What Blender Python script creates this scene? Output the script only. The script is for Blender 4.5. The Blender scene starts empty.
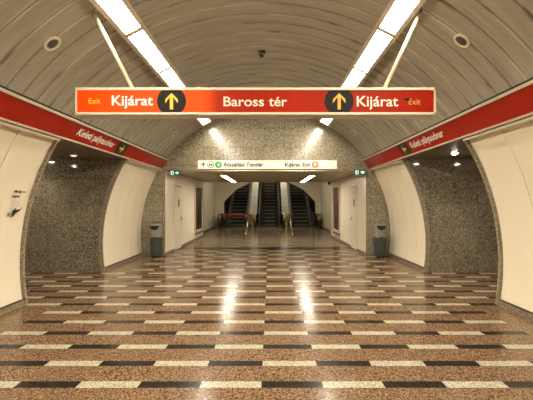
import bpy, math, random
from mathutils import Vector, Matrix
random.seed(7)
scn = bpy.context.scene
COL = scn.collection

# ------------------------------------------------------------------ camera, world, exposure
cam_d = bpy.data.cameras.new('camera'); cam = bpy.data.objects.new('camera', cam_d); COL.objects.link(cam)
CX, CH, F = 0.13, 1.55, 400.0
cam.location = (CX, 0, CH); cam.rotation_euler = (math.pi/2, 0, 0)
cam_d.sensor_width = 36; cam_d.lens = F/533*36
cam_d.shift_x = -3.5/533; cam_d.shift_y = 3.0/533
cam_d.clip_start = .05; cam_d.clip_end = 200
scn.camera = cam
w = bpy.data.worlds.new('world'); scn.world = w; w.use_nodes = True
w.node_tree.nodes['Background'].inputs[0].default_value = (0.9, 0.75, 0.55, 1)
w.node_tree.nodes['Background'].inputs[1].default_value = 0.0
vs = scn.view_settings
vs.view_transform = 'Standard'; vs.look = 'None'; vs.gamma = 1; vs.use_curve_mapping = False
vs.exposure = 0.0
L_MAIN, L_CORR, L_HALL, L_SHAFT, L_SPOT = 52.0, 20.0, 4.5, 6.0, 90.0
scn.cycles.max_bounces = 16; scn.cycles.diffuse_bounces = 10; scn.cycles.glossy_bounces = 6
LIGHT_COL = (1.0, 0.90, 0.72, 1)

# ------------------------------------------------------------------ materials
def mat(name, col=(.8,.8,.8), rough=.5, metal=0, emit=None, estr=0, coat=0, spec=.5):
    m = bpy.data.materials.new(name); m.use_nodes = True
    b = m.node_tree.nodes['Principled BSDF']
    b.inputs['Base Color'].default_value = (*col, 1)
    b.inputs['Roughness'].default_value = rough; b.inputs['Metallic'].default_value = metal
    b.inputs['Specular IOR Level'].default_value = spec; b.inputs['Coat Weight'].default_value = coat
    if emit: b.inputs['Emission Color'].default_value = (*emit, 1); b.inputs['Emission Strength'].default_value = estr
    return m
class NT:
    def __init__(s, m): s.t = m.node_tree; s.b = s.t.nodes['Principled BSDF']
    def n(s, typ, **kw):
        nd = s.t.nodes.new(typ)
        for k, v in kw.items(): setattr(nd, k, v)
        return nd
    def set(s, sock, v):
        if isinstance(v, bpy.types.NodeSocket): s.t.links.new(v, sock)
        else: sock.default_value = v
    def m(s, op, a, b=0.0, c=0.0):
        nd = s.n('ShaderNodeMath', operation=op); s.set(nd.inputs[0], a); s.set(nd.inputs[1], b); s.set(nd.inputs[2], c); return nd.outputs[0]
    def mix(s, f, a, b, mode='MIX'):
        nd = s.n('ShaderNodeMix', data_type='RGBA', blend_type=mode); s.set(nd.inputs[0], f)
        s.set(nd.inputs[6], a if not isinstance(a, tuple) else (*a[:3], 1)); s.set(nd.inputs[7], b if not isinstance(b, tuple) else (*b[:3], 1)); return nd.outputs[2]
    def coord(s, kind='Object', scale=(1,1,1)):
        tc = s.n('ShaderNodeTexCoord'); mp = s.n('ShaderNodeMapping'); mp.inputs['Scale'].default_value = scale
        s.t.links.new(tc.outputs[kind], mp.inputs[0]); return mp.outputs[0]
    def noise(s, vec, scale, detail=3, rough=.5):
        nd = s.n('ShaderNodeTexNoise'); s.set(nd.inputs['Vector'], vec); nd.inputs['Scale'].default_value = scale
        nd.inputs['Detail'].default_value = detail; nd.inputs['Roughness'].default_value = rough; return nd.outputs['Fac']
    def vor(s, vec, scale):
        nd = s.n('ShaderNodeTexVoronoi'); s.set(nd.inputs['Vector'], vec); nd.inputs['Scale'].default_value = scale
        sp = s.n('ShaderNodeSeparateColor'); s.t.links.new(nd.outputs['Color'], sp.inputs[0]); return sp.outputs[0]
    def ramp(s, f, stops, interp='LINEAR'):
        nd = s.n('ShaderNodeValToRGB'); s.set(nd.inputs[0], f); nd.color_ramp.interpolation = interp
        e = nd.color_ramp.elements
        while len(e) < len(stops): e.new(.5)
        for i, (p, c) in enumerate(stops): e[i].position = p; e[i].color = (*c, 1) if len(c) == 3 else c
        return nd.outputs[0]
    def bump(s, h, strength=.2, dist=.01):
        nd = s.n('ShaderNodeBump'); nd.inputs['Strength'].default_value = strength; nd.inputs['Distance'].default_value = dist
        s.set(nd.inputs['Height'], h); s.t.links.new(nd.outputs[0], s.b.inputs['Normal'])
    def col(s, c): s.t.links.new(c, s.b.inputs['Base Color'])

def granite(name, dark, mid, light, tile=None, rough=.3, scale=62):
    m = mat(name, mid, rough); q = NT(m); v = q.coord()
    a = q.vor(v, scale); b = q.noise(v, scale*.55, 3, .7); c = q.noise(v, .9, 2)
    f = q.m('ADD', q.m('MULTIPLY', a, .55), q.m('MULTIPLY', b, .55))
    colr = q.ramp(f, [(.22, dark), (.50, mid), (.80, light)])
    colr = q.mix(q.m('MULTIPLY', c, .35), colr, mid)
    if tile:
        sp = q.n('ShaderNodeSeparateXYZ'); q.set(sp.inputs[0], v)
        def line(o, p, off):
            fr = q.m('FRACT', q.m('DIVIDE', q.m('ADD', o, off+50*p), p))
            d = q.m('ABSOLUTE', q.m('SUBTRACT', fr, .5)); return q.m('GREATER_THAN', d, .5-.004/p)
        if tile[0] == 'y':
            g = q.m('MAXIMUM', line(sp.outputs[1], tile[1], 0), line(sp.outputs[2], tile[2], .09))
        else:
            g = q.m('MAXIMUM', line(sp.outputs[0], tile[1], .04), line(sp.outputs[2], tile[2], .09))
        colr = q.mix(q.m('MULTIPLY', g, .75), colr, dark)
        # each slab has a slightly different tone
        ix = q.m('FLOOR', q.m('DIVIDE', q.m('ADD', sp.outputs[0], .04+50*tile[1]), tile[1])); iz = q.m('FLOOR', q.m('DIVIDE', q.m('ADD', sp.outputs[2], .09+50*tile[2]), tile[2]))
        wn = q.n('ShaderNodeTexWhiteNoise', noise_dimensions='2D'); cb = q.n('ShaderNodeCombineXYZ'); q.set(cb.inputs[0], ix); q.set(cb.inputs[1], iz); q.t.links.new(cb.outputs[0], wn.inputs['Vector'])
        colr = q.mix(q.m('MULTIPLY', wn.outputs['Value'], .22), colr, light)
    q.col(colr); return m

M = {}
M['granite'] = granite('speckled granite', (.035,.028,.017), (.165,.142,.094), (.45,.40,.29), ('x', .60, .55), .17)
M['granite_dark'] = granite('speckled passage granite', (.028,.024,.016), (.145,.122,.083), (.42,.36,.26), ('x', .54, .545), .07)
M['granite_trim'] = granite('granite edge', (.08,.065,.04), (.24,.20,.135), (.42,.37,.26), None, .3)
M['skirting'] = granite('granite skirting', (.05,.04,.025), (.16,.12,.075), (.33,.26,.17), None, .3)

def cream(name, c):
    m = mat(name, c, .32); q = NT(m)
    n1 = q.noise(q.coord('Object', (1,1,.35)), 2.2, 4, .6)
    n2 = q.noise(q.coord('Object', (8,8,.5)), 3.0, 3, .6)
    cc = q.mix(q.m('MULTIPLY', n1, .28), c, tuple(x*.80 for x in c))
    stain = q.ramp(n2, [(.60, (0,0,0)), (.78, (1,1,1))])
    cc = q.mix(q.m('MULTIPLY', stain, .16), cc, (c[0]*.55, c[1]*.48, c[2]*.38))
    q.col(cc); q.bump(n1, .12, .02); return m
M['cream'] = cream('cream enamel panel', (.84,.76,.60))
M['cream_hall'] = cream('cream hall panel', (.72,.66,.50))

# vault slats: uv.x runs round the arc in metres, uv.y along the tunnel in metres
m = mat('vault slat metal', (.37,.32,.24), .42, .0); q = NT(m)
uv = q.coord('UV')
n1 = q.noise(q.coord('UV', (.45, 4.5, 1)), 1.6, 4, .6); n2 = q.noise(q.coord('UV', (1.6, 20, 1)), 1.4, 3, .55); n3 = q.noise(uv, .8, 3)
n1c = q.ramp(n1, [(.32, (0,0,0)), (.68, (1,1,1))]); c0 = q.mix(n1c, (.25,.22,.165), (.36,.325,.255))
c0 = q.mix(q.m('MULTIPLY', n3, .5), c0, (.30,.265,.20))
spj = q.n('ShaderNodeSeparateXYZ'); q.set(spj.inputs[0], uv)
frj = q.m('ABSOLUTE', q.m('SUBTRACT', q.m('FRACT', q.m('DIVIDE', q.m('ADD', spj.outputs[1], 29.9), .3)), .5))
near = q.m('GREATER_THAN', frj, .40)
n4 = q.noise(q.coord('UV', (2.3, 3.4, 1)), 1.0, 1, .4)
st = q.m('MULTIPLY', q.ramp(n4, [(.60, (0,0,0)), (.70, (1,1,1))]), near); c0 = q.mix(q.m('MULTIPLY', st, .6), c0, (.10,.08,.05))
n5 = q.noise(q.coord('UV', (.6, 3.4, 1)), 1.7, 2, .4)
hl = q.m('MULTIPLY', q.ramp(n5, [(.48, (0,0,0)), (.60, (1,1,1))]), q.m('MULTIPLY', near, .55)); c0 = q.mix(hl, c0, (.56,.50,.38))  # pale streaks beside the joints, slat edge highlights painted into the colour
st2 = q.ramp(n2, [(.25, (1,1,1)), (.34, (0,0,0))]); c0 = q.mix(q.m('MULTIPLY', st2, .35), c0, (.55,.47,.33))
spu = q.n('ShaderNodeSeparateXYZ'); q.set(spu.inputs[0], uv)
fr = q.m('FRACT', q.m('DIVIDE', q.m('ADD', spu.outputs[1], 29.9+.0), .3))       # grime gathers at the slat joints
ed = q.m('GREATER_THAN', q.m('ABSOLUTE', q.m('SUBTRACT', fr, .5)), .478)
c0 = q.mix(q.m('MULTIPLY', ed, .25), c0, (.12,.09,.055))
q.col(c0); q.bump(n1, .8, .05); M['slat'] = m

M['passage_ceiling'] = mat('passage ceiling slats', (.21,.17,.115), .45)
q = NT(M['passage_ceiling']); sp = q.n('ShaderNodeSeparateXYZ'); q.set(sp.inputs[0], q.coord())
fr = q.m('FRACT', q.m('DIVIDE', q.m('ADD', sp.outputs[1], 30), .2)); q.col(q.mix(q.m('GREATER_THAN', fr, .94), (.21,.17,.115), (.04,.03,.02)))
M['corridor_ceiling'] = mat('corridor ceiling panel', (.40,.33,.225), .38)
q = NT(M['corridor_ceiling']); sp = q.n('ShaderNodeSeparateXYZ'); q.set(sp.inputs[0], q.coord())
fr = q.m('FRACT', q.m('DIVIDE', q.m('ADD', sp.outputs[1], 30), .6)); q.col(q.mix(q.m('GREATER_THAN', fr, .97), (.40,.33,.225), (.13,.10,.06)))

# floor: brown granite with stripes of light and dark slabs
m = mat('patterned stone floor', (.3,.2,.1), .16); q = NT(m); v = q.coord()
sp = q.n('ShaderNodeSeparateXYZ'); q.set(sp.inputs[0], v); X, Y = sp.outputs[0], sp.outputs[1]
ROW, BL, X0 = .4505, .521, .057
ry = q.m('DIVIDE', q.m('ADD', Y, -(3.416-.0615)+20*ROW), ROW); ri = q.m('FLOOR', ry); rf = q.m('FRACT', ry)
bx_ = q.m('DIVIDE', q.m('ADD', X, -X0+20*BL), BL); bi = q.m('FLOOR', bx_); bf = q.m('FRACT', bx_)
par = q.m('MODULO', q.m('ADD', ri, bi), 2.0); par = q.m('GREATER_THAN', par, .5)     # 1 = light
stripe = q.m('LESS_THAN', rf, .273)
inx = q.m('LESS_THAN', q.m('ABSOLUTE', q.m('ADD', X, -X0)), 6*BL)
inp = q.m('MULTIPLY', q.m('GREATER_THAN', Y, 5.98), q.m('LESS_THAN', Y, 9.12))
stripe = q.m('MULTIPLY', stripe, q.m('MAXIMUM', inx, inp))
a = q.vor(v, 100); b = q.noise(v, 95, 3, .7); f = q.m('ADD', q.m('MULTIPLY', a, .5), q.m('MULTIPLY', b, .6))
brown = q.ramp(f, [(.30, (.014,.007,.003)), (.5, (.098,.054,.028)), (.72, (.33,.215,.125))])
big = q.noise(v, 1.3, 3); brown = q.mix(q.m('MULTIPLY', big, .3), brown, (.10,.055,.03))
wn = q.n('ShaderNodeTexWhiteNoise', noise_dimensions='2D'); cb = q.n('ShaderNodeCombineXYZ'); q.set(cb.inputs[0], bi); q.set(cb.inputs[1], ri); q.t.links.new(cb.outputs[0], wn.inputs['Vector'])
brown = q.mix(q.m('MULTIPLY', wn.outputs['Value'], .22), brown, (.16,.095,.052))
light = q.ramp(f, [(.25, (.14,.13,.095)), (.5, (.33,.31,.24)), (.8, (.50,.475,.385))])
dark = q.ramp(f, [(.3, (.008,.007,.006)), (.75, (.028,.026,.022))])
cc = q.mix(stripe, brown, q.mix(par, dark, light))
jx = q.m('GREATER_THAN', q.m('ABSOLUTE', q.m('SUBTRACT', bf, .5)), .494)
cc = q.mix(q.m('MULTIPLY', jx, .35), cc, (.10,.07,.045))
thr = q.m('MULTIPLY', q.m('GREATER_THAN', Y, 13.35), q.m('LESS_THAN', Y, 13.95))
cc = q.mix(thr, cc, (.012,.010,.008))
cc = q.mix(q.m('MULTIPLY', q.m('GREATER_THAN', Y, 13.95), .45), cc, (.14,.115,.08))     # greyer past the threshold: corridor light and reflection painted into the colour
wear = q.noise(v, 2.5, 4, .6)
q.col(cc); q.t.links.new(q.m('ADD', q.m('MULTIPLY', wear, .12), .13), q.b.inputs['Roughness'])
q.bump(big, .04, .02); q.b.inputs['Specular IOR Level'].default_value = .5; q.b.inputs['IOR'].default_value = 1.16; M['floor'] = m

M['red_l'] = mat('dark red fascia enamel', (.33,.012,.003), .3, spec=.2)
M['white_trim'] = mat('off white trim', (.56,.50,.38), .4)
M['beige_frame'] = mat('beige lamp frame', (.50,.42,.33), .4)
M['pole'] = mat('cream painted pole', (.66,.60,.45), .35)
M['black'] = mat('black', (.012,.011,.010), .4)
M['dark_gap'] = mat('dark gap', (.02,.017,.012), .8)
M['yellow'] = mat('yellow paint', (.85,.50,.03), .4)
M['white'] = mat('white paint', (.85,.80,.68), .4)
M['diffuser'] = mat('lamp diffuser', (.9,.9,.85), .4, emit=LIGHT_COL[:3], estr=L_MAIN)
M['diffuser_corr'] = mat('corridor lamp diffuser', (.9,.9,.85), .4, emit=LIGHT_COL[:3], estr=L_CORR*2.2)
M['diffuser_hall'] = mat('added hall light diffuser', (.9,.9,.85), .4, emit=LIGHT_COL[:3], estr=L_HALL*4)
M['diffuser_shaft'] = mat('shaft lamp diffuser', (.9,.9,.85), .4, emit=LIGHT_COL[:3], estr=L_SHAFT*4)
M['spot'] = mat('downlight bulb', (.9,.9,.85), .4, emit=(1,.9,.72), estr=L_SPOT)
M['spot_dim'] = mat('frosted downlight glass', (.9,.9,.85), .4, emit=(1,.93,.78), estr=1.0)
# backlit face: bright at left where the tubes work, dim elsewhere
m = mat('backlit red sign face', (.15,.008,.001), .45, spec=.1); q = NT(m); sp = q.n('ShaderNodeSeparateXYZ'); q.set(sp.inputs[0], q.coord())
t = q.m('DIVIDE', q.m('ADD', sp.outputs[0], 2.11), 4.14)
e = q.ramp(t, [(0, (.86,.055,.002)), (.10, (1.0,.095,.003)), (.36, (1.0,.11,.003)), (.405, (.34,.020,.002)), (.50, (.25,.009,.001)), (.62, (.32,.014,.002)), (.68, (.25,.009,.001)), (1, (.21,.006,.001))])
q.t.links.new(e, q.b.inputs['Emission Color']); q.b.inputs['Emission Strength'].default_value = 1.0; M['sign_face'] = m
m = mat('backlit lettering', (.40,.36,.27), .5, spec=.15); q = NT(m); sp = q.n('ShaderNodeSeparateXYZ'); q.set(sp.inputs[0], q.coord())
t = q.m('DIVIDE', q.m('ADD', sp.outputs[0], 2.11), 4.14)
e = q.ramp(t, [(0, (1,.93,.74)), (.33, (1,.93,.74)), (.42, (.52,.43,.28)), (1, (.50,.42,.28))])
q.t.links.new(e, q.b.inputs['Emission Color']); q.b.inputs['Emission Strength'].default_value = .8; M['sign_text'] = m
M['sign_yellow'] = mat('backlit yellow lettering', (.45,.24,.01), .5, emit=(1.0,.58,.01), estr=.62)
M['sign_yellow_dim'] = mat('dim yellow lettering', (.42,.22,.02), .5, emit=(1.0,.45,.03), estr=.10)
M['sign_arrow_dim'] = mat('dim yellow arrow', (.42,.22,.01), .5, emit=(1.0,.45,.02), estr=.30)
M['sign_black'] = mat('sign black disc', (.012,.011,.009), .5, spec=.12)
M['small_sign'] = mat('lit cream sign face', (.80,.78,.70), .5, emit=(1,.86,.62), estr=.04)
M['text_black'] = mat('black lettering', (.01,.01,.01), .5)
M['text_grey'] = mat('grey lettering', (.03,.027,.022), .5)
M['green'] = mat('green line disc', (.02,.28,.05), .4, emit=(.02,.35,.06), estr=.12)
M['orange'] = mat('orange disc', (.70,.15,.01), .4, emit=(1,.22,.01), estr=.08)
M['exit_green'] = mat('exit sign green', (.005,.09,.05), .4, emit=(.01,.28,.14), estr=.08)
M['exit_white'] = mat('exit sign pictogram', (.7,.85,.85), .4, emit=(.65,.95,.95), estr=.75)
M['bin_cap'] = mat('grey bin hood', (.22,.21,.19), .5)
M['bin_body'] = mat('dark green grey bin body', (.035,.045,.038), .5)
M['steel'] = mat('brushed steel', (.62,.52,.34), .25, 1.0)
M['steel_dull'] = mat('dull steel', (.30,.25,.17), .42, 1.0)
M['balustrade'] = mat('dark balustrade panel', (.11,.09,.06), .3, .6)
M['rubber'] = mat('black rubber handrail', (.018,.015,.012), .4)
M['step'] = mat('escalator step metal', (.018,.015,.012), .6)
M['step_edge'] = mat('step edge highlight', (.40,.31,.18), .5)  # pale colour paints in the highlight along each step edge
M['deck'] = mat('cream deck cladding', (.66,.59,.43), .4)
q = NT(M['deck']); n1 = q.noise(q.coord(), 1.5, 4); sp = q.n('ShaderNodeSeparateXYZ'); q.set(sp.inputs[0], q.coord())
fr = q.m('FRACT', q.m('DIVIDE', q.m('ADD', sp.outputs[1], 30), 1.1))
q.col(q.mix(q.m('GREATER_THAN', fr, .98), q.mix(n1, (.60,.53,.38), (.76,.69,.53)), (.2,.16,.1)))
M['belt'] = mat('red belt', (.55,.012,.006), .5)
M['glass_dome'] = mat('dark dome glass', (.02,.02,.02), .1)
M['mesh_grille'] = mat('speaker grille', (.06,.052,.035), .7)
M['ring'] = mat('speaker ring', (.68,.62,.46), .4)
M['shaft_dark'] = mat('shaft lining', (.16,.13,.09), .6)
def art(name, cols, sc):
    m = mat(name, (.1,.1,.1), .35, spec=.2); q = NT(m); v = q.coord('Object', (1, 1, 1))
    n = q.noise(v, sc, 4, .6); q.col(q.ramp(n, cols)); return m
M['poster_l'] = art('dark brown poster', [(.3, (.01,.008,.005)), (.5, (.035,.024,.012)), (.62, (.11,.08,.04)), (.75, (.02,.015,.01))], 2.2)
M['poster_r'] = art('dark blue and red poster', [(.30, (.012,.012,.02)), (.45, (.03,.03,.05)), (.52, (.12,.09,.07)), (.60, (.22,.02,.01)), (.75, (.05,.03,.04))], 2.6)

# ------------------------------------------------------------------ mesh helpers
class MB:
    def __init__(s): s.v, s.f, s.uv, s.mi, s.cur = [], [], {}, [], 0
    def add(s, vs, fs):
        o = len(s.v); s.v += [tuple(p) for p in vs]
        for f in fs: s.f.append([i+o for i in f]); s.mi.append(s.cur)
        return s
    def box(s, x0, x1, y0, y1, z0, z1):
        return s.add([(x0,y0,z0),(x1,y0,z0),(x1,y1,z0),(x0,y1,z0),(x0,y0,z1),(x1,y0,z1),(x1,y1,z1),(x0,y1,z1)],
                     [(3,2,1,0),(4,5,6,7),(0,1,5,4),(1,2,6,5),(2,3,7,6),(3,0,4,7)])
    def prism(s, pts, f0, f1):
        """pts: 2d polygon, f0/f1 map a 2d point to 3d at the two ends"""
        n = len(pts); a = [f0(*p) for p in pts] + [f1(*p) for p in pts]
        return s.add(a, [list(range(n))[::-1], list(range(n, 2*n))] + [(i, (i+1) % n, n+(i+1) % n, n+i) for i in range(n)])
    def tube(s, path, r, k=8, sq=None, caps=True):
        path = [Vector(p) for p in path]; rings = []
        rr = r if isinstance(r, (list, tuple)) else [r]*len(path)
        for i, p in enumerate(path):
            d = (path[min(i+1, len(path)-1)] - path[max(i-1, 0)]).normalized()
            up = Vector((0,0,1)) if abs(d.z) < .95 else Vector((0,1,0))
            if sq: up = Vector((1,0,0))
            a = d.cross(up).normalized(); b = a.cross(d).normalized()
            ring = []
            for j in range(k):
                t = 2*math.pi*j/k + math.pi/k
                ca, sa = math.cos(t), math.sin(t)
                if sq: ca = max(-1, min(1, ca*1.5))*sq[0]; sa = max(-1, min(1, sa*1.5))*sq[1]; ring.append(p + a*ca + b*sa)
                else: ring.append(p + (a*ca + b*sa)*rr[i])
            rings.append(ring)
        vs = [v for r_ in rings for v in r_]; fs = []
        for i in range(len(rings)-1):
            for j in range(k): fs.append((i*k+j, i*k+(j+1) % k, (i+1)*k+(j+1) % k, (i+1)*k+j))
        if caps: fs += [list(range(k))[::-1], list(range((len(rings)-1)*k, len(rings)*k))]
        return s.add(vs, fs)
    def lathe(s, prof, c=(0,0,0), axis=None, k=24, a0=0, a1=2*math.pi):
        """prof: (r,h) list about axis through c"""
        ax = Vector(axis or (0,0,1)).normalized(); u = ax.orthogonal().normalized(); w_ = ax.cross(u); c = Vector(c)
        vs, fs = [], []; n = len(prof)
        for j in range(k):
            t = 2*math.pi*j/k
            for (r, h) in prof: vs.append(c + ax*h + (u*math.cos(t) + w_*math.sin(t))*max(r, 1e-4))
        for j in range(k):
            for i in range(n-1): fs.append((j*n+i, ((j+1) % k)*n+i, ((j+1) % k)*n+i+1, j*n+i+1))
        return s.add(vs, fs)
    def build(s, name, m, parent=None, smooth=False, bevel=0, recalc=True):
        me = bpy.data.meshes.new(name); me.from_pydata(s.v, [], s.f)
        for mm in (m if isinstance(m, list) else [m]): me.materials.append(M[mm] if isinstance(mm, str) else mm)
        for i, p in enumerate(me.polygons): p.material_index = s.mi[i]; p.use_smooth = smooth
        if recalc:
            import bmesh
            b = bmesh.new(); b.from_mesh(me); bmesh.ops.recalc_face_normals(b, faces=b.faces); b.to_mesh(me); b.free()
        o = bpy.data.objects.new(name, me); COL.objects.link(o)
        if parent: o.parent = parent
        if bevel:
            bv = o.modifiers.new('bevel', 'BEVEL'); bv.width = bevel; bv.segments = 2; bv.limit_method = 'ANGLE'
        return o
def tag(o, label=None, cat=None, group=None, kind=None):
    if label: o['label'] = label
    if cat: o['category'] = cat
    if group: o['group'] = group
    if kind: o['kind'] = kind
    return o
def thing(name, label, cat, loc=(0,0,0), group=None):
    o = bpy.data.objects.new(name, None); COL.objects.link(o); o.empty_display_size = .1
    o.location = loc; return tag(o, label, cat, group)
def part(name, mb, m, root, **kw):
    """world-space mesh put under an Empty that stands away from the origin"""
    o = mb.build(name, m, None, **kw); r = root
    off = Vector((0,0,0))
    while r is not None: off += Vector(r.location); r = r.parent
    o.data.transform(Matrix.Translation(-off)); o.parent = root
    return o
def copy_thing(o, loc, label, group=None):
    r = o.copy(); COL.objects.link(r); r.location = loc; r['label'] = label
    if group: r['group'] = group
    for ch in o.children:
        c = ch.copy(); COL.objects.link(c); c.parent = r
        for g in ch.children:
            d = g.copy(); COL.objects.link(d); d.parent = c
    return r
def structure(name, mb, m, **kw): return tag(mb.build(name, m, **kw), kind='structure')

_capcache = {}
def text_mesh(mb, body, fmap, width, cap, bold=0.0, shear=0.0, depth=.0):
    """lays flat lettering through fmap(u, v), origin at the left of the baseline"""
    def geo(s):
        cu = bpy.data.curves.new('t', 'FONT'); cu.body = s; cu.size = 1; cu.offset = bold; cu.shear = shear; cu.resolution_u = 4
        ob = bpy.data.objects.new('t', cu); COL.objects.link(ob)
        dg = bpy.context.evaluated_depsgraph_get(); me = bpy.data.meshes.new_from_object(ob.evaluated_get(dg))
        vs = [(v.co.x, v.co.y) for v in me.vertices]; fs = [list(p.vertices) for p in me.polygons]
        bpy.data.objects.remove(ob); bpy.data.curves.remove(cu); bpy.data.meshes.remove(me)
        return vs, fs
    kv, _ = geo('K'); ch = max(v[1] for v in kv) - min(v[1] for v in kv)
    vs, fs = geo(body); x0 = min(v[0] for v in vs); x1 = max(v[0] for v in vs)
    sx = width/(x1-x0); sy = cap/ch; b0 = min(v[1] for v in kv)
    mb.add([fmap((x-x0)*sx, (y-b0)*sy) for x, y in vs], fs)
    return mb
def poly2(mb, pts, fmap):
    return mb.add([fmap(*p) for p in pts], [list(range(len(pts)))])
def disc_pts(cx, cy, r, n=40, vlim=None):
    out = []
    for i in range(n):
        t = 2*math.pi*i/n; y = r*math.sin(t)
        if vlim is not None: y = max(-vlim, min(vlim, y))
        out.append((cx + r*math.cos(t), cy + y))
    return out
def arrow_pts(cx, cy, h, ang=0.0, wide=.78, th=.2):
    """bold arrow pointing up (before rotation), total height h"""
    a = h/2; w_ = h*wide/2; t = h*th/2
    P = [(0,a), (w_, a-w_), (w_, a-w_-t*2.4), (t, a-t*2.4-.0*h), (t,-a), (-t,-a), (-t, a-t*2.4), (-w_, a-w_-t*2.4), (-w_, a-w_)]
    c, s = math.cos(ang), math.sin(ang)
    return [(cx + x*c - y*s, cy + x*s + y*c) for x, y in P]

# ------------------------------------------------------------------ tunnel shell
ZC = .62
def P(r, th): return (r*math.sin(th), ZC + r*math.cos(th))
R_ = math.radians
def arc_strip(mb, r0, r1, t0, t1, y0, y1, side=1, n=24):
    """closed curved slab between radii r0<r1 and lengths y0<y1"""
    vs, fs = [], []
    for i in range(n+1):
        t = t0 + (t1-t0)*i/n
        for r in (r0, r1):
            x, z = P(r, t)
            for y in (y0, y1): vs.append((side*x, y, z))
    for i in range(n):
        a = i*4; b = a+4
        fs += [(a, a+1, b+1, b), (a+2, b+2, b+3, a+3), (a, b, b+2, a+2), (a+1, a+3, b+3, b+1)]
    fs += [(0,2,3,1), (n*4, n*4+1, n*4+3, n*4+2)]
    return mb.add(vs, fs)

# vault ceiling of overlapping curved slats
def vault():
    prof = []
    y = -7.0 - .1
    NY = int((11.8+7.1)/.3)+1
    for k in range(NY):
        y0 = -7.1 + .3*k - .0
        prof += [(y0, 3.698), (y0+.003, 3.680), (y0+.02, 3.672), (y0+.07, 3.674), (y0+.15, 3.678), (y0+.24, 3.683), (y0+.290, 3.685), (y0+.297, 3.698)]
    prof = [p for p in prof if p[0] <= 11.86]
    n = 72; t0, t1 = R_(-54), R_(54); vs, fs, uvs = [], [], []
    rnd = random.Random(3)
    for j in range(n+1):
        t = t0 + (t1-t0)*j/n
        for i, (yy, r) in enumerate(prof):
            x, z = P(r, t); vs.append((x, yy, z)); uvs.append((r*t, yy))
    m_ = len(prof)
    for j in range(n):
        for i in range(m_-1): fs.append((j*m_+i, j*m_+i+1, (j+1)*m_+i+1, (j+1)*m_+i))
    mb = MB(); mb.add(vs, fs); o = structure('ceiling', mb, 'slat', recalc=False)
    l = o.data.uv_layers.new(name='UVMap')
    for lp in o.data.loops: l.data[lp.index].uv = uvs[lp.vertex_index]
    for p in o.data.polygons: p.use_smooth = False
    mb = MB(); arc_strip(mb, 3.73, 3.80, R_(-56), R_(56), -7.2, 11.8, n=48); structure('ceiling', mb, 'dark_gap')
vault()

T0, T1 = R_(58.5), R_(98.35)
YN, YF = 6.10, 9.04
for side, nm in ((-1, 'left'), (1, 'right')):
    def panels(name, ys):
        mb = MB()
        for a, b in zip(ys[:-1], ys[1:]): arc_strip(mb, 3.68, 3.705, T0, T1, a+.007, b-.007, side)
        return structure(name, mb, 'cream', bevel=.004)
    ys = [YN, 5.25] + [5.25-.6*k for k in range(1, 21)]; panels('wall_'+nm, ys[::-1])
    panels('wall_'+nm, [YF, 9.7, 10.3, 10.9, 11.5, 11.8])
    mb = MB(); arc_strip(mb, 3.71, 3.80, R_(52), R_(104), -7.2, YN, side); arc_strip(mb, 3.71, 3.80, R_(52), R_(104), YF+.06, 11.8, side)
    structure('wall_'+nm, mb, 'dark_gap')
    # granite skirting and the light ledge above the panels
    mb = MB(); arc_strip(mb, 3.635, 3.71, R_(98.7), R_(100.2), -7, YN, side, 2); arc_strip(mb, 3.635, 3.71, R_(98.7), R_(100.2), YF, 11.8, side, 2)
    structure('baseboard_'+nm, mb, 'skirting')
    mb = MB(); arc_strip(mb, 3.60, 3.70, R_(58.2), R_(58.75), -7, YN, side, 2); arc_strip(mb, 3.60, 3.70, R_(58.2), R_(58.75), YF, 11.8, side, 2)
    structure('trim_1' if side < 0 else 'trim_2', mb, 'white_trim')
    mb = MB(); arc_strip(mb, 3.635, 3.76, R_(57.8), R_(99.7), YN+.002, YN+.045, side, 40)
    arc_strip(mb, 3.64, 3.735, R_(57.8), R_(99.7), YF-.045, YF-.002, side, 40)
    structure('trim_3' if side < 0 else 'trim_4', mb, 'granite_trim')

# wall across the end of the vault, with the corridor opening
def strips(mb, zs, left, right, y, flip=False, axis='y'):
    for a, b in zip(zs[:-1], zs[1:]):
        mb.add([(left(a), y, a), (right(a), y, a), (right(b), y, b), (left(b), y, b)], [(0,1,2,3)])
def arcx(r, z): return math.sqrt(max(0, r*r-(z-ZC)**2))
zlo = [i*.1 for i in range(0, 26)] + [2.52]; zhi = [2.52] + [2.6+i*.05 for i in range(0, 36)]
OPX = 2.96
mb = MB(); YE = 11.8
strips(mb, zlo, lambda z: -arcx(3.75, z), lambda z: -OPX, YE); strips(mb, zlo, lambda z: OPX, lambda z: arcx(3.75, z), YE)
strips(mb, zhi, lambda z: -arcx(3.75, z), lambda z: arcx(3.75, z), YE)
structure('wall_end', mb, 'granite')
mb = MB(); mb.box(-OPX, OPX, YE-.03, YE+.02, 2.49, 2.525); structure('trim_5', mb, 'steel')
mb = MB(); mb.box(-4, 4, -7.1, -7.0, 0, 4.4); structure('wall_back', mb, 'granite')
mb = MB(); mb.box(-9, 9, -7.2, 25.6, -.1, 0); structure('floor', mb, 'floor')

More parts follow.
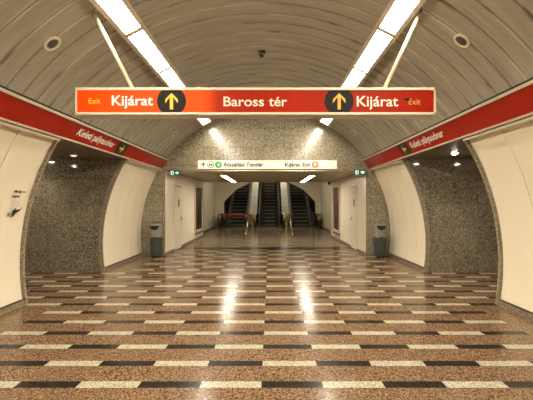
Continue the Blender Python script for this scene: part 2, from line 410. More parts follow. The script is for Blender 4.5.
# side passages to the platforms
PZ = 2.55
for side, nm in ((-1, 'left'), (1, 'right')):
    mb = MB(); xo = 8.6*side
    zs = [i*.1 for i in range(0, 26)] + [PZ]
    for a, b in zip(zs[:-1], zs[1:]):
        xa, xb = side*arcx(3.70, a), side*arcx(3.70, b)
        mb.add([(xa, 9.02, a), (xo, 9.02, a), (xo, 9.02, b), (xb, 9.02, b)], [(0,1,2,3)])
        mb.add([(xa, 6.15, a), (xo, 6.15, a), (xo, 6.15, b), (xb, 6.15, b)], [(0,1,2,3)])
    mb.add([(xo,6.1,0), (xo,9.1,0), (xo,9.1,PZ), (xo,6.1,PZ)], [(0,1,2,3)])
    structure('wall_passage_'+nm, mb, 'granite_dark')
    mb = MB(); mb.box(min(3.10*side, xo), max(3.10*side, xo), 6.06, 9.12, PZ, PZ+.05); structure('ceiling_passage_'+nm, mb, 'passage_ceiling')

# corridor beyond
YC = 18.6
for side, nm in ((-1, 'left'), (1, 'right')):
    mb = MB(); x0, x1 = sorted((side*OPX, side*(OPX+.1)))
    mb.box(x0, x1, YE+.001, 12.93, .085, 2.52)
    for a, b in ((13.99, 15.5), (15.5, 17.05), (17.05, YC)): mb.box(x0, x1, a+.003, b-.003, .085, 2.52)
    mb.box(x0, x1, 12.93, 13.99, 2.12, 2.52)
    structure('wall_corridor_'+nm, mb, 'cream', bevel=.003)
    mb = MB(); a, b = sorted((side*(OPX+.1), side*(OPX+.2))); mb.box(a, b, YE+.001, YC, 0, 2.6); structure('wall_corridor_'+nm, mb, 'dark_gap')
    mb = MB(); a, b = sorted((side*(OPX-.012), side*(OPX+.1))); mb.box(a, b, YE-.002, 12.93, 0, .08); mb.box(a, b, 13.99, YC, 0, .08)
    structure('baseboard_corridor_'+nm, mb, 'skirting')
    # flush service door
    mb = MB(); a, b = sorted((side*(OPX-.004), side*(OPX+.04))); mb.box(a, b, 12.95, 13.97, .012, 2.10)
    d = structure('door_1' if side < 0 else 'door_2', mb, 'cream', bevel=.004)
    h = MB(); xh = side*(OPX-.055); h.tube([(side*OPX,13.88,1.02),(xh,13.88,1.02),(xh,13.76,1.02)], .012); a, b = sorted((side*(OPX-.012), side*OPX)); h.box(a, b, 13.86, 13.90, .94, 1.10)
    h.build('door_handle', 'steel_dull', d)
mb = MB(); mb.box(-OPX-.2, OPX+.2, YE+.02, YC-.1, 2.52, 2.58); structure('ceiling_corridor', mb, 'corridor_ceiling')

# escalator hall
HX, YH, HZ = 3.38, 25.5, 3.4
for side, nm in ((-1, 'left'), (1, 'right')):
    mb = MB(); a, b = sorted((side*HX, side*(HX+.1))); mb.box(a, b, YC, YH, .085, HZ)
    a, b = sorted((side*OPX, side*HX)); mb.box(a, b, YC-.08, YC-.001, .085, 2.52)
    structure('wall_hall_'+nm, mb, 'cream_hall')
    mb = MB(); a, b = sorted((side*(HX-.012), side*(HX+.1))); mb.box(a, b, YC, YH-.02, 0, .08); structure('baseboard_hall_'+nm, mb, 'skirting')
mb = MB(); mb.box(-HX-.1, HX+.1, YC-.1, YH+.1, HZ, HZ+.1); mb.box(-HX-.1, HX+.1, YC-.1, YC, 2.52, HZ); structure('ceiling_hall', mb, 'corridor_ceiling')
RA, ZA, VX, OC = 3.6, -.52, 2.90, .11
def archx(z):
    pl = [(-1, VX), (1.64, VX), (2.40, 2.14), (2.90, 1.14), (3.10, 0.0)]
    for (a, b), (c, d) in zip(pl[:-1], pl[1:]):
        if z <= c: return b + (d-b)*(z-a)/(c-a)
    return 0.0
mb = MB(); zs = [0, .5, 1, 1.4] + [1.64, 2.0, 2.4, 2.9, 3.1, HZ]
strips(mb, zs, lambda z: -HX-.05, lambda z: OC-archx(z), YH); strips(mb, zs, lambda z: OC+archx(z), lambda z: HX+.05, YH)
structure('wall_hall_end', mb, 'cream_hall')
# inclined shaft
TAN = math.tan(R_(30)); YK = 26.0
def zline(y): return max(0, (y-YK)*TAN)
mb = MB(); angs = [R_(a) for a in range(-90, 91, 6)]; ysx = [YH, YK, 37.5]; vs, fs = [], []
pts = []
for t in range(-16, 17):
    zz = None
for i in range(0, 41):
    a = R_(-90 + 180*i/40); x = RA*math.sin(a); z = ZA + RA*math.cos(a)
    x = max(-3.2, min(3.2, x))
    pts.append((x, z))
pts[0] = (-3.2, -.3); pts[-1] = (3.2, -.3)
for y in ysx:
    for x, z in pts: vs.append((x, y, z + zline(y)))
n = len(pts)
for k in range(len(ysx)-1):
    for i in range(n-1): fs.append((k*n+i, k*n+i+1, (k+1)*n+i+1, (k+1)*n+i))
mb.add(vs, fs); mb.add([(x, 37.5, z+zline(37.5)) for x, z in pts], [list(range(n))])
mb.add([(-3.2, YH, -.3), (3.2, YH, -.3), (3.2, YK, -.3), (-3.2, YK, -.3), (3.2, 37.5, zline(37.5)-.3), (-3.2, 37.5, zline(37.5)-.3)], [(0,1,2,3), (3,2,4,5)])
structure('wall_shaft', mb, 'shaft_dark', smooth=False, recalc=False)

# ------------------------------------------------------------------ fascia bands with the station name
for side, nm in ((-1, 'left'), (1, 'right')):
    b0 = Vector((side*3.055, 0, 2.553)); t0 = Vector((side*2.865, 0, 2.815))
    d = (t0-b0); H = d.length; d.normalize(); nrm = Vector((-side*abs(d.z), 0, -abs(d.x)))   # towards the hall
    def fm(off, side=side, b0=b0, d=d, nrm=nrm):
        # u: metres to the reader's right, v: metres up the band
        return lambda u, v: tuple(b0 + d*v + nrm*off + Vector((0, (u if side < 0 else -u), 0)))
    root = thing('fascia_sign', f'long red fascia sign along the {nm} wall above the cream panels and passage', 'sign', (side*3.05, 2.5, 2.55))
    for (a, b) in ((-6.9, -.05), (-.05, 5.95), (5.95, 11.78)):
        mb = MB(); q4 = [(a+.004, .012), (b-.004, .012), (b-.004, H-.012), (a+.004, H-.012)]
        sgn = 1 if side < 0 else -1
        mb.prism([(u*sgn, v) for u, v in q4], fm(0), fm(-.03)); part('panel', mb, 'red_l', root)
    for v0, v1 in ((-.012, .012), (H-.014, H+.012)):
        mb = MB(); mb.prism([(-6.95*sgn, v0), (11.79*sgn, v0), (11.79*sgn, v1), (-6.95*sgn, v1)], fm(.02), fm(-.04)); part('edge_trim', mb, 'white_trim', root)
    mb = MB(); mb.prism([(-6.95*sgn, -.035), (11.79*sgn, -.035), (11.79*sgn, H+.03), (-6.95*sgn, H+.03)], fm(-.045), fm(-.10)); part('backing', mb, 'dark_gap', root)
    mb = MB()
    if side < 0: text_mesh(mb, 'Keleti pályaudvar', lambda u, v: fm(.004)(6.42+u, .115+v), 1.5, .135, bold=.022, shear=.12)
    else: text_mesh(mb, 'Keleti pályaudvar', lambda u, v: fm(.004)(-8.02+u, .115+v), 1.5, .135, bold=.022, shear=.12)
    part('lettering', mb, 'white', root)
    uc = 8.33 if side < 0 else -8.42
    mb = MB(); poly2(mb, disc_pts(uc, H/2, .27, 48, H/2-.014), fm(.003)); dsc = part('disc', mb, 'black', root)
    mb = MB(); poly2(mb, arrow_pts(uc, H/2, .22, R_(-90) if side < 0 else R_(90)), fm(.006)); part('arrow', mb, 'yellow', dsc)

# ------------------------------------------------------------------ ceiling light strips
LX, LZ, LT = 1.665, 3.81, R_(27.5)
def lamp_local(mb, a0, a1, h0, h1, y0, y1, side):
    """slab in the tilted frame of the strip: a across (outwards +), h upwards normal"""
    def g(a, h): return (side*(a*math.cos(LT) + h*math.sin(LT)), -a*math.sin(LT) + h*math.cos(LT))
    vs = []
    for y in (y0, y1):
        for a, h in ((a0,h0),(a1,h0),(a1,h1),(a0,h1)): x, z = g(a, h); vs.append((x, y, z))
    return mb.add(vs, [(0,1,2,3),(7,6,5,4),(0,4,5,1),(1,5,6,2),(2,6,7,3),(3,7,4,0)])
ordn = ['nearest', 'second nearest', 'third nearest', 'fourth nearest', 'farthest']
for side, nm in ((-1, 'left'), (1, 'right')):
    base = None
    for k in range(12):
        yc = 11.37 - 1.52*k - .76
        if k < 5: lab = f'{ordn[4-k]} of the five fluorescent ceiling lights in the {nm} strip'
        else: lab = f'fluorescent light of the {nm} ceiling strip behind the viewpoint'
        grp = f'fluorescent lights in the {nm} ceiling strip' if k < 5 else f'fluorescent lights behind the viewpoint in the {nm} strip'
        if base is None:
            base = thing('ceiling_light', lab, 'ceiling light', (side*LX, yc, LZ), grp)
            f = MB()
            for a0, a1 in ((-.165, -.108), (.108, .165)): lamp_local(f, a0, a1, -.008, .05, -.756, .756, side)
            for y0, y1 in ((-.756, -.715), (.715, .756)): lamp_local(f, -.108, .108, -.004, .05, y0, y1, side)
            lamp_local(f, -.15, .15, .05, .10, -.756, .756, side)
            f.build('frame', 'beige_frame', base)
            g = MB(); lamp_local(g, -.107, .107, .004, .03, -.714, .714, side); g.build('diffuser', 'diffuser', base)
            for y in (-.6, -.2, .2, .6):
                sc = MB(); a = .18; x = side*a*math.cos(LT); z = -a*math.sin(LT) + .02
                sc.box(x-.008, x+.008, y-.008, y+.008, z-.01, z+.05)
                sc.build('clip', 'beige_frame', base)
        else: copy_thing(base, (side*LX, yc, LZ), lab, grp)

# ------------------------------------------------------------------ big hanging direction sign
S = 4.6/F
def sx(x): return (x-270)*S + CX
def sz(y): return CH + (203-y)*S
YS = 4.6
sign = thing('hanging_sign', 'wide backlit orange and red direction sign hung across the hall on two poles', 'sign', ((sx(75.5)+sx(435.5))/2, YS, sz(114)))
x0, x1, z0, z1 = sx(75.5), sx(435.5), sz(114.2), sz(88.2)
mb = MB(); mb.box(x0, x1, YS+.02, YS+.2, z0-.012, z1); part('housing', mb, 'white_trim', sign, bevel=.004)
fr_ = .018; mb = MB()
for bx4 in ((x0, x1, z1-fr_*1.3, z1+.006), (x0, x1, z0-.006, z0+fr_*1.1), (x0, x0+fr_, z0, z1), (x1-fr_, x1, z0, z1)): mb.box(bx4[0], bx4[1], YS-.012, YS+.03, bx4[2], bx4[3])
part('frame', mb, 'white_trim', sign)
ob = MB(); ob.box(x0+fr_*.9, x1-fr_*.9, YS+.004, YS+.019, z0+.01, z1-.01); face = ob.build('face', 'sign_face'); face.data.transform(Matrix.Translation(-Vector(sign.location))); face.parent = sign
# keep ramps in sign space: x measured from the Empty
def fs_(off): return lambda u, v: (u, YS+.004-off, v)
def sign_text(body, xa, xb, yb, yt, m_, nm='lettering', bold=.0, label=None):
    mb = MB(); f = fs_(.002); text_mesh(mb, body, lambda u, v: f(sx(xa)+u, sz(yb)+v), (xb-xa)*S, (yb-yt)*S, bold=bold)
    o = part(nm, mb, m_, sign)
    if label: o['label'] = label
    return o
sign_text('Exit', 88.6, 100.4, 103.6, 98.2, 'sign_yellow', bold=.0, label='yellow lettering on the orange part')
sign_text('Kijárat', 111.7, 152.9, 105.4, 95.4, 'sign_text', bold=.014, label='bright white lettering at left')
sign_text('Baross', 223.4, 263.9, 106.2, 96.6, 'sign_text', bold=.014, label='pale lettering in the middle')
sign_text('tér', 268.8, 287, 106.2, 96.6, 'sign_text', bold=.014, label='pale short word in the middle')
sign_text('Kijárat', 356.8, 398.3, 106.3, 96.0, 'sign_text', bold=.014, label='pale lettering at right')
sign_text('Exit', 408.8, 420.5, 104.4, 98.8, 'sign_yellow_dim', label='dim yellow lettering')
for cx_, cy_ in ((171.5, 101.2), (339.2, 101.2)):
    mb = MB(); poly2(mb, disc_pts(sx(cx_), sz(cy_), 14.6*S, 56, 11.0*S), fs_(.002)); d = part('disc', mb, 'sign_black', sign)
    mb = MB(); poly2(mb, arrow_pts(sx(cx_), sz(cy_), 16.4*S, 0, .76, .2), fs_(.004)); part('arrow', mb, 'sign_yellow' if cx_ < 200 else 'sign_arrow_dim', d)
mb = MB(); f = fs_(.003)
poly2(mb, [(sx(405)+a*S, sz(99.5)+b*S) for a, b in ((-2,1.6),(1,1.2),(4,1.5),(5,0),(3.4,-1.5),(1.5,-1.2),(0,-.4))], f); part('scratch', mb, 'sign_black', sign)
for xa, za, xb, zb in ((-1.465, z1, -1.93, 3.79), (1.455, z1, 1.89, 3.80)):
    mb = MB(); mb.tube([(xa, YS+.1, za-.01), (xb, YS+.02, zb)], .021, 10); p = part('pole', mb, 'pole', sign, smooth=True)
    mb = MB(); mb.box(xa-.09, xa+.09, YS+.05, YS+.15, za, za+.012); mb.box(xa-.035, xa+.035, YS+.07, YS+.13, za, za+.03); part('bracket', mb, 'white_trim', p)
    ax = (-xb, 0, -(zb-ZC)+.0); mb = MB(); mb.lathe([(0,0),(.05,0),(.05,-.04),(.0,-.04)], (xb*1.005, YS+.02, zb+.02), ax, 20); part('ceiling_flange', mb, 'mesh_grille', p)

# ------------------------------------------------------------------ ceiling speakers, cameras
def speaker(x, y, lab):
    th = math.atan2(x, math.sqrt(3.675**2-x*x)); ax = (-math.sin(th), 0, -math.cos(th)); c = (3.675*math.sin(th), y, ZC+3.675*math.cos(th))
    r = thing('ceiling_speaker', lab, 'speaker', c, 'round ceiling speakers')
    mb = MB(); mb.lathe([(.078,-.03),(.078,.010),(.086,.016),(.100,.014),(.106,.004),(.106,-.03)], (0,0,0), ax, 32); mb.build('ring', 'ring', r, smooth=True)
    mb = MB(); mb.lathe([(.0,.008),(.04,.007),(.078,.0),(.078,-.02)], (0,0,0), ax, 32); mb.build('grille', 'mesh_grille', r, smooth=True)
speaker(-2.40, 4.65, 'round ceiling speaker beside the left pole of the hanging sign')
speaker(2.36, 4.65, 'round ceiling speaker beside the right pole of the hanging sign')
speaker(-2.40, 10.7, 'small distant round ceiling speaker at the far left of the vault')
speaker(2.36, 10.7, 'small distant round ceiling speaker at the far right of the vault')
r = thing('dome_camera', 'small black dome camera on the vault above the hanging sign', 'security camera', (-.02, 7.25, 4.295))
mb = MB(); mb.lathe([(0,.0),(.082,.0),(.082,-.04),(.07,-.06),(0,-.06)], (0,0,0), (0,0,1), 28); mb.build('housing', 'black', r, smooth=False)
mb = MB(); mb.lathe([(.066,-.055),(.064,-.08),(.05,-.108),(.028,-.122),(0,-.127)], (0,0,0), (0,0,1), 28); mb.build('dome', 'glass_dome', r, smooth=True)
mb = MB(); mb.lathe([(0,-.001),(.012,-.001),(.012,.014),(0,.014)], (.04, -.06, -.085), (.4,-1,-.5), 12); mb.build('lens', 'white', r)
r.scale = (.85,.85,.8)
r = thing('security_camera', 'small dark security camera under the corridor ceiling by the right poster', 'security camera', (2.78, 17.9, 2.52))
mb = MB(); mb.lathe([(0,0),(.05,0),(.05,-.03),(0,-.03)], (0,0,0), None, 16); mb.build('mount', 'white_trim', r)
mb = MB(); mb.lathe([(.06,-.03),(.062,-.09),(.05,-.14),(.02,-.165),(0,-.17)], (0,0,0), None, 20); mb.build('dome', 'glass_dome', r, smooth=True)

# ------------------------------------------------------------------ white transfer sign over the corridor
S2 = (YE-.1)/F
def ex(x): return (x-270)*S2 + CX
def ez(y): return CH + (203-y)*S2
ds = thing('transfer_sign', 'long cream direction sign with green and orange discs over the corridor mouth', 'sign', (0, YE-.05, ez(169.2)))
mb = MB(); mb.box(ex(197.6), ex(337), YE-.09, YE-.002, ez(169.0), ez(160.3)); part('board', mb, 'small_sign', ds, bevel=.004)
mb = MB(); mb.box(ex(197.4), ex(337.2), YE-.085, YE-.002, ez(169.7), ez(169.0)-.001); part('frame', mb, 'mesh_grille', ds)
def fe(off): return lambda u, v: (u, YE-.09-off, v)
def etext(body, xa, xb, yb, yt, m_, bold=0, shear=0, parent=ds):
    mb = MB(); f = fe(.003); text_mesh(mb, body, lambda u, v: f(ex(xa)+u, ez(yb)+v), (xb-xa)*S2, (yb-yt)*S2, bold=bold, shear=shear); return part('lettering', mb, m_, parent)
mb = MB(); poly2(mb, arrow_pts(ex(203.2), ez(164.6), 4.6*S2, 0, .85, .24), fe(.003)); part('arrow', mb, 'text_black', ds)
mb = MB(); o_ = disc_pts(ex(210.7), ez(164.7), 3.35*S2, 32); i_ = disc_pts(ex(210.7), ez(164.7), 2.75*S2, 32); f = fe(.003)
mb.add([f(*p) for p in o_+i_], [(i, (i+1) % 32, 32+(i+1) % 32, 32+i) for i in range(32)]); rg = part('ring_symbol', mb, 'text_grey', ds)
etext('M', 209.0, 212.5, 166.0, 163.4, 'text_grey', .02)
mb = MB(); poly2(mb, disc_pts(ex(218.4), ez(164.7), 3.45*S2, 32), fe(.003)); part('green_disc', mb, 'green', ds)
mb = MB(); f6 = fe(.006); text_mesh(mb, '4', lambda u, v: f6(ex(217.1)+u, ez(166.8)+v), 2.5*S2, 4.0*S2, bold=.0); part('numeral', mb, 'white', ds)
etext('Átszállás/', 223.2, 245.2, 166.6, 162.5, 'text_black', .03)
etext('Transfer', 246.4, 263.6, 166.6, 162.5, 'text_grey', .028, .35)
etext('Kijárat', 285.0, 300.2, 166.6, 162.5, 'text_black', .03)
etext('/Exit', 300.8, 310.6, 166.6, 162.5, 'text_grey', .028, .3)
mb = MB(); poly2(mb, disc_pts(ex(315.3), ez(164.7), 3.45*S2, 32), fe(.003)); part('orange_disc', mb, 'orange', ds)
mb = MB(); poly2(mb, arrow_pts(ex(315.3), ez(164.7), 4.6*S2, 0, .8, .22), fe(.006)); part('arrow', mb, 'white', ds)

# ------------------------------------------------------------------ green emergency exit signs
for nm, xa, xb, ya, yb in (('left', 169.6, 179.8, 170.3, 175.4), ('right', 354.1, 365.6, 169.9, 174.9)):
    yy = YE + .06; s = yy/F; cx_ = ((xa+xb)/2-270)*s+CX; hw = (xb-xa)/2*s; zt = min(CH+(203-ya)*s, 2.50); zb = CH+(203-yb)*s; 
    zt = 2.515
    r = thing('exit_sign', f'small green lit emergency exit sign at the top {nm} corner of the corridor mouth', 'exit sign', (cx_, yy, zt), 'emergency exit signs')
    yq = YE-.12; s = yq/F; cx_ = ((xa+xb)/2-270)*s+CX; hw = (xb-xa)/2*s; zt = CH+(203-ya)*s; zb = CH+(203-yb)*s
    r.location = (cx_, yq, zb)
    mb = MB(); mb.box(cx_-hw, cx_+hw, yq, YE-.001, zb, zt); part('housing', mb, 'exit_green', r, bevel=.004)
    fx = lambda u, v, yq=yq, cx_=cx_, hw=hw, zb=zb, zt=zt: (cx_+u*hw, yq-.003, (zb+zt)/2+v*(zt-zb)/2)
    man = MB()
    poly2(man, [(-.78,-.72), (-.22,-.72), (-.22,.72), (-.78,.72)], fx); part('door_symbol', man, 'exit_white', r)
    man = MB(); fy = lambda u, v, fx=fx: (lambda p: (p[0], p[1]-.002, p[2]))(fx(u, v))
    poly2(man, disc_pts(-.42, .5, .09, 12), fy); poly2(man, [(-.6,.3),(-.36,.34),(-.3,.0),(-.42,-.1),(-.3,-.6),(-.42,-.6),(-.56,-.15),(-.72,-.5),(-.8,-.42),(-.62,.0)], fy); part('figure', man, 'exit_green', r)
    man = MB()
    poly2(man, [(.12,.18),(.42,.18),(.42,.6),(.85,0),(.42,-.6),(.42,-.18),(.12,-.18)] if nm == 'left' else [(.15,.5),(.8,.5),(.8,-.1),(.47,-.65),(.15,-.1)], fx); part('arrow', man, 'exit_white', r)

# ------------------------------------------------------------------ corridor lamps
def corridor_lamp(nm, x, k, yc):
    nth = ['nearest', 'middle', 'farthest'][k]
    r = thing('corridor_light', f'{nth} flat ceiling light in the {nm} row of the low corridor', 'ceiling light', (x, yc, 2.52), f'{nm} row of corridor lights')
    f = MB(); 
    for a, b, c, d in ((-.135,.135,-.75,-.735),(-.135,.135,.735,.75),(-.135,-.086,-.735,.735),(.086,.135,-.735,.735)): f.box(a, b, c, d, -.025, 0)
    f.build('frame', 'beige_frame', r); g = MB(); g.box(-.085, .085, -.734, .734, -.012, -.004); g.build('diffuser', 'diffuser_corr', r)
for nm, x in (('left', -1.50), ('right', 1.60)):
    for k in range(3): corridor_lamp(nm, x, k, 14.6+1.52*k)
for x, nm in ((-1.6, 'left'), (1.7, 'right')):  # unseen lamps added to brighten the escalator hall
    r = thing('hall_fill_light', f'unseen added ceiling light above the escalator hall on the {nm}', 'ceiling light', (x, 22.3, HZ-.002), 'added escalator hall lights')
    f = MB(); f.box(-.15,.15,-1.5,1.5,-.04,0); f.build('housing', 'beige_frame', r); g = MB(); g.box(-.12,.12,-1.45,1.45,-.06,-.041); g.build('diffuser', 'diffuser_hall', r)
for x, nm in ((-1.05, 'left'), (1.25, 'right')):
    pos = []
    for k in range(3):
        y = 29.0 + 2.4*k; z = zline(y) + math.sqrt(RA*RA-x*x) + ZA - .05
        r = thing('shaft_light', f'light on the roof of the escalator shaft over the {nm} deck', 'ceiling light', (x, y, z), f'lights over the {nm} escalator deck')
        r.rotation_euler = (R_(30), 0, 0)
        f = MB(); f.box(-.12,.12,-.7,.7,-.03,.03); f.build('housing', 'beige_frame', r); g = MB(); g.box(-.10,.10,-.66,.66,-.05,-.031); g.build('diffuser', 'diffuser_shaft', r)

# ------------------------------------------------------------------ recessed downlights in the side passages
def downlight(x, y, lab, m_, lit):
    r = thing('downlight', lab, 'ceiling light', (x, y, PZ), 'passage downlights')
    mb = MB(); mb.lathe([(.085,.0),(.085,-.012),(.070,-.012),(.062,-.002),(.062,.0)], (0,0,0), None, 24); mb.build('ring', 'white_trim', r, smooth=True)
    mb = MB(); mb.lathe([(.061,-.004),(.055,-.02),(.03,-.034),(0,-.038)], (0,0,0), None, 24); mb.build('bulb', m_, r)
    if lit:
        ld = bpy.data.lights.new('passage_lamp', 'SPOT'); ld.energy = lit; ld.color = (1,.86,.66); ld.spot_size = R_(130); ld.spot_blend = .8; ld.shadow_soft_size = .05
        lo = bpy.data.objects.new('passage_lamp', ld); COL.objects.link(lo); lo.location = (0,0,-.05); lo.parent = r
downlight(-3.96, 8.33, 'frosted round downlight near the mouth of the left passage', 'spot_dim', 0)
downlight(-5.10, 8.46, 'bright downlight deeper in the left passage, close to the granite wall', 'spot', 45)
downlight(-5.10, 7.35, 'bright downlight deeper in the left passage, away from the granite wall', 'spot', 45)
downlight(3.81, 7.97, 'bright downlight near the mouth of the right passage', 'spot', 45)
downlight(4.90, 7.84, 'bright downlight deeper in the right passage', 'spot', 45)

# ------------------------------------------------------------------ waste bins
def bin_(x, y, lab):
    r = thing('waste_bin', lab, 'bin', (x, y, 0), 'bins beside the corridor mouth')
    def D(w_, d, n=10):   # rounded front, flat back
        pts = [(w_/2, d/2), (-w_/2, d/2)]
        for i in range(n+1):
            t = math.pi + math.pi*i/n; pts.append((w_/2*math.copysign(abs(math.cos(t))**.6, math.cos(t)), -d*.12 + d*.38*math.sin(t)))
        return pts
    def ext(mb, w0, w1, d0, d1, z0, z1):
        p0, p1 = D(w0, d0), D(w1, d1); n = len(p0)
        mb.add([(a, b, z0) for a, b in p0] + [(a, b, z1) for a, b in p1], [list(range(n))[::-1], list(range(n, 2*n))] + [(i, (i+1) % n, n+(i+1) % n, n+i) for i in range(n)])
    mb = MB(); ext(mb, .22, .22, .2, .2, 0, .06); mb.build('base', 'black', r)
    mb = MB(); ext(mb, .285, .30, .29, .30, .06, .575); mb.build('body', 'bin_body', r, bevel=.006)
    mb = MB(); ext(mb, .315, .315, .315, .315, .58, .86); ext(mb, .315, .305, .315, .24, .86, .935); hood = mb.build('hood', 'bin_cap', r, bevel=.006)
    # scoop shaped mouth on the front of the hood
    mb = MB(); pts = []
    for i in range(15):
        t = math.pi + math.pi*i/14; pts.append((.13*math.cos(t), .905 + .115*math.sin(t)))
    mb.prism(pts, lambda u, v: (u, -.172, v), lambda u, v: (u, -.10, v)); mb.build('opening', 'black', hood)
    mb = MB(); mb.box(-.03, .03, -.165, -.13, .56, .60); mb.build('lock', 'mesh_grille', r)
    return r
b_ = bin_(-3.13, 11.42, 'grey and green waste bin against the granite left of the corridor mouth')
copy_thing(b_, (3.27, 11.42, 0), 'grey and green waste bin against the granite right of the corridor mouth')

# ------------------------------------------------------------------ corridor wall fittings
for side, nm, y in ((-1, 'left', 13.5-.05), (1, 'right', 13.35)):
    # plate with a dark window beside the door leaf
    r = thing('wall_control_plate', f'narrow control plate with a dark window on the {nm} corridor wall at the door', 'control panel', (side*OPX, y, 1.55))
    a, b = sorted((side*(OPX-.03), side*(OPX-.006))); mb = MB(); mb.box(a-side*OPX, b-side*OPX, -.07, .07, -.13, .13); mb.build('plate', 'white_trim', r, bevel=.004)
    a, b = sorted((side*(-.034), side*(-.028))); mb = MB(); mb.box(a, b, -.058, .058, -.04, .118); mb.build('window_panel', 'black', r)
    mb = MB(); mb.box(a, b, -.035, .035, -.10, -.05); mb.build('button', 'text_grey', r)
for side, nm, y0, y1, pm, lab in ((-1, 'left', 16.3, 18.15, 'poster_l', 'tall framed dark brown poster on the left corridor wall'), (1, 'right', 16.05, 17.75, 'poster_r', 'tall framed blue and red poster on the right corridor wall')):
    z0, z1 = .32, 2.30
    r = thing('poster_frame', lab, 'poster', (side*OPX, (y0+y1)/2, z0))
    def bb(mb, d0, d1, ya, yb, za, zb): a, b = sorted((side*(OPX-d0), side*(OPX-d1))); mb.box(a, b, ya, yb, za, zb)
    mb = MB(); t = .1
    for q4 in ((y0, y1, z0, z0+t), (y0, y1, z1-t, z1), (y0, y0+t, z0+t, z1-t), (y1-t, y1, z0+t, z1-t)): bb(mb, 0, .055, *q4)
    part('frame', mb, 'beige_frame', r, bevel=.006)
    mb = MB(); bb(mb, .001, .02, y0+t, y1-t, z0+t, z1-t); part('poster', mb, pm, r)
    mb = MB(); bb(mb, 0, .09, y0+.1, y1-.2, z0-.06, z0-.005); part('lower_ledge', mb, 'steel_dull', r)

# printed sticker on the near left panel (follows the curve)
def cyl_map(y0, zbase, off=.004):
    # u along +Y, v up the arc starting at height zbase
    th0 = math.acos((zbase-ZC)/3.66)
    def g(u, v):
        x, z = P(3.66-off, th0 - v/3.66); return (-x, y0+u, z)
    return g
st_ = thing('wall_sticker', 'small printed notice with a dark hand on the near left cream panel', 'sticker', (-3.5, 5.8, 1.5))
def zz(y_, Y_): return CH + (203-y_)*Y_/F
g = cyl_map(5.66, 1.70)
mb = MB(); text_mesh(mb, 'Mindig on', g, .26, .035, bold=.045, shear=.2); part('lettering', mb, 'text_black', st_); mb = MB(); g2 = cyl_map(5.64, 1.63); text_mesh(mb, 'helyet', g2, .18, .037, bold=.045, shear=.2); part('lettering', mb, 'text_black', st_)
mb = MB(); g = cyl_map(5.66, 1.47)
for k, L in enumerate((.17, .20, .22, .24, .20, .22)): poly2(mb, [(0, k*.022), (L, k*.022), (L, k*.022+.005), (0, k*.022+.005)], g)
part('small_print', mb, mat('pale grey print', (.50,.42,.32), .5), st_)
mb = MB(); g = cyl_map(5.73, 1.35)
hand = [(.03,0),(.07,.0),(.10,.05),(.13,.09),(.18,.10),(.24,.13),(.275,.165),(.28,.22),(.262,.225),(.25,.18),(.20,.16),(.16,.15),(.17,.175),(.155,.18),(.12,.15),(.10,.17),(.09,.20),(.07,.205),(.065,.17),(.04,.165),(.03,.12),(.015,.07)]
poly2(mb, [(a*.72, b*.66) for a, b in hand], g); part('hand_print', mb, 'text_black', st_)
mb = MB(); g = cyl_map(5.64, 1.36)
for i in range(3): poly2(mb, [(0, i*.02), (.055, i*.02), (.055, i*.02+.012), (0, i*.02+.012)], g)
part('emblem', mb, 'text_grey', st_)

# ------------------------------------------------------------------ escalators
EC, PITCH = .09, 2.08
YB = 24.9    # comb line; incline starts at YB+1.1
NST = 26
def line_z(y): return max(0.0, (y-(YK))*TAN)
YT = 36.5
def make_escalator(cx_, lab):
    r = thing('escalator', lab, 'escalator', (cx_, YB, 0), 'escalators at the end of the hall')
    Lz = lambda y: line_z(y+YB)
    st = None; y = .15; k = 0
    while k < NST:
        z = Lz(y+.4); z0 = max(0, z-.2) if z > 0 else 0
        if st is None:
            pass
        mb = MB(); mb.cur = 0; mb.box(-.5, .5, y, y+.42, max(-.25, z-.45), z-.006 if z > 0 else .012)
        mb.cur = 1; mb.box(-.5, .5, y-.004, y+.035, z-.030 if z > 0 else .008, z+.004 if z > 0 else .018)
        mb.build('step', ['step', 'step_edge'], r)
        y += .4; k += 1
    mb = MB(); mb.box(-.78, .78, -1.5, .14, .002, .014); lp = mb.build('landing_plate', 'steel_dull', r)
    mb = MB(); mb.box(-.5, .5, .06, .15, .014, .022); mb.build('comb', 'step_edge', lp)
    E = YT - YB; C = YK - YB
    for s in (-1, 1):
        xi = s*.62
        # balustrade panel with rounded newel end
        top = [(-.15+.42*math.cos(a)-.0, .47+.42*math.sin(a)) for a in [R_(270-9*i) for i in range(0, 21)]]
        pts = top + [(C-.1, .89), (C+.25, .93), (E, .89+(E-C)*TAN+.02), (E, (E-C)*TAN-.15), (C, -.02), (-.15, .0)]
        mb = MB(); mb.prism([(a, b) for a, b in pts], lambda u, v: (xi-.02, u, v), lambda u, v: (xi+.02, u, v)); mb.build('balustrade', 'balustrade', r)
        path = [(xi, -.15+.45*math.cos(R_(a)), .47+.45*math.sin(R_(a))) for a in range(255, 89, -12)] + [(xi, C-.1, .92), (xi, C+.25, .97), (xi, E, .94+(E-C)*TAN+.02)]
        mb = MB(); mb.tube(path, .04, 8, sq=(.026, .05)); mb.build('handrail', 'rubber', r, smooth=True)
        # skirt and deck below the panel
        mb = MB(); xa, xb = sorted((s*.51, s*.80)); pts = [(-.45, 0), (-.45, .18), (-.35, .24), (C-.05, .24), (E, .24+(E-C)*TAN), (E, (E-C)*TAN-.3), (C, -.05), (0, 0)]
        mb.prism(pts, lambda u, v: (xa, u, v), lambda u, v: (xb, u, v)); mb.build('skirt', 'balustrade', r)
    return r
esc = make_escalator(EC, 'middle escalator of the three between the two cream decks')
copy_thing(esc, (EC-PITCH, YB, 0), 'left escalator with a red belt across its foot')
copy_thing(esc, (EC+PITCH, YB, 0), 'right escalator of the three, foot left open')
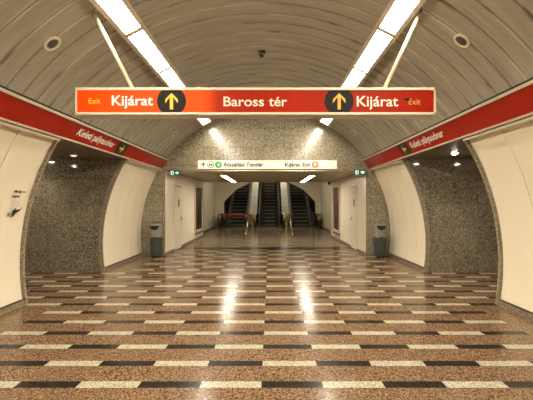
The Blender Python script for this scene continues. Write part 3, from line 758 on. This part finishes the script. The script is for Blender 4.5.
NEWEL = [(-.30,.0), (-.36,.25), (-.62,.42), (-.70,.56), (-.68,.72), (-.56,.84), (-.38,.89), (.17,.89), (.17,.0)]
for s, nm in ((-1, 'left'), (1, 'right')):
    c = EC + s*PITCH/2; hw = (PITCH-1.62)/2
    r = thing('escalator_deck', f'bright cream sloping deck between the {nm} and middle escalators', 'deck', (c, YB, 0))
    mb = MB(); C = YK-YB; E = YT-YB; pts = [(.25, 0), (.25, .90), (C-.1, .90), (C+.2, .95), (E, .92+(E-C)*TAN), (E, (E-C)*TAN-.2), (C, -.05)]
    mb.prism(pts, lambda u, v: (-hw, u, v), lambda u, v: (hw, u, v)); mb.build('cladding', 'deck', r)
    mb = MB(); mb.box(-hw, hw, .18, .24, 0, .92); mb.build('end_panel', 'steel', r)
    for t in (-1, 1): mb = MB(); xa, xb = sorted((t*.075, t*(hw-.0))); mb.prism(NEWEL, lambda u, v: (xa, u, v), lambda u, v: (xb, u, v)); mb.build('end_cover', 'steel', r, bevel=.07)
    # outer deck beside the shaft wall
    ro = thing('escalator_side_deck', f'dull metal side deck with rounded end outside the {nm} escalator', 'deck', (EC + s*(PITCH+.81+.14), YB, 0))
    mb = MB(); mb.prism([(.17, 0), (.17, .90), (.59, .90), (.59, 0)], lambda u, v: (-.10, u, v), lambda u, v: (.10, u, v)); mb.build('cladding', 'balustrade', ro)
    mb = MB(); mb.prism(NEWEL, lambda u, v: (-.13, u, v), lambda u, v: (.13, u, v)); mb.build('end_cover', 'steel_dull', ro, bevel=.08)
    # guide fin in front
    cx_ = EC + s*1.13
    r = thing('guide_rail', f'low sloping metal guide panel standing between the {nm} and middle escalator landings', 'barrier', (cx_, 22, 0))
    mb = MB(); pts = [(24.2-22, .03), (24.2-22, .86), (22.6-22, .86), (19.3-22, .06), (19.3-22, .03)]
    mb.prism(pts, lambda u, v: (-.015, u, v), lambda u, v: (.015, u, v)); mb.build('panel', 'steel', r)
    mb = MB(); mb.tube([(0, 19.2-22, .02), (0, 22.6-22, .89), (0, 24.25-22, .89)], .03, 8); mb.build('top_rail', 'steel', r, smooth=True)
    for y in (.65, 2.1):
        mb = MB(); mb.tube([(0, y, 0), (0, y, .87)], .03, 10); mb.build('post', 'steel', r)

# red belt across the left escalator
bx0, bx1 = -2.70, -1.10; yb_ = 23.2
r = thing('belt_barrier', 'red belt barrier stretched from a dark post across the left escalator', 'barrier', (bx0, yb_, 0))
mb = MB(); mb.lathe([(0,0),(.16,0),(.16,.02),(.03,.04),(0,.04)], (0,0,0), None, 24); mb.build('base', 'black', r)
mb = MB(); mb.lathe([(0,.03),(.03,.03),(.03,.80),(.04,.82),(.04,.93),(0,.94)], (0,0,0), None, 16); mb.build('post', 'black', r)
mb = MB(); mb.box(.04, bx1-bx0, -.003, .003, .835, .895); mb.build('belt', 'belt', r)
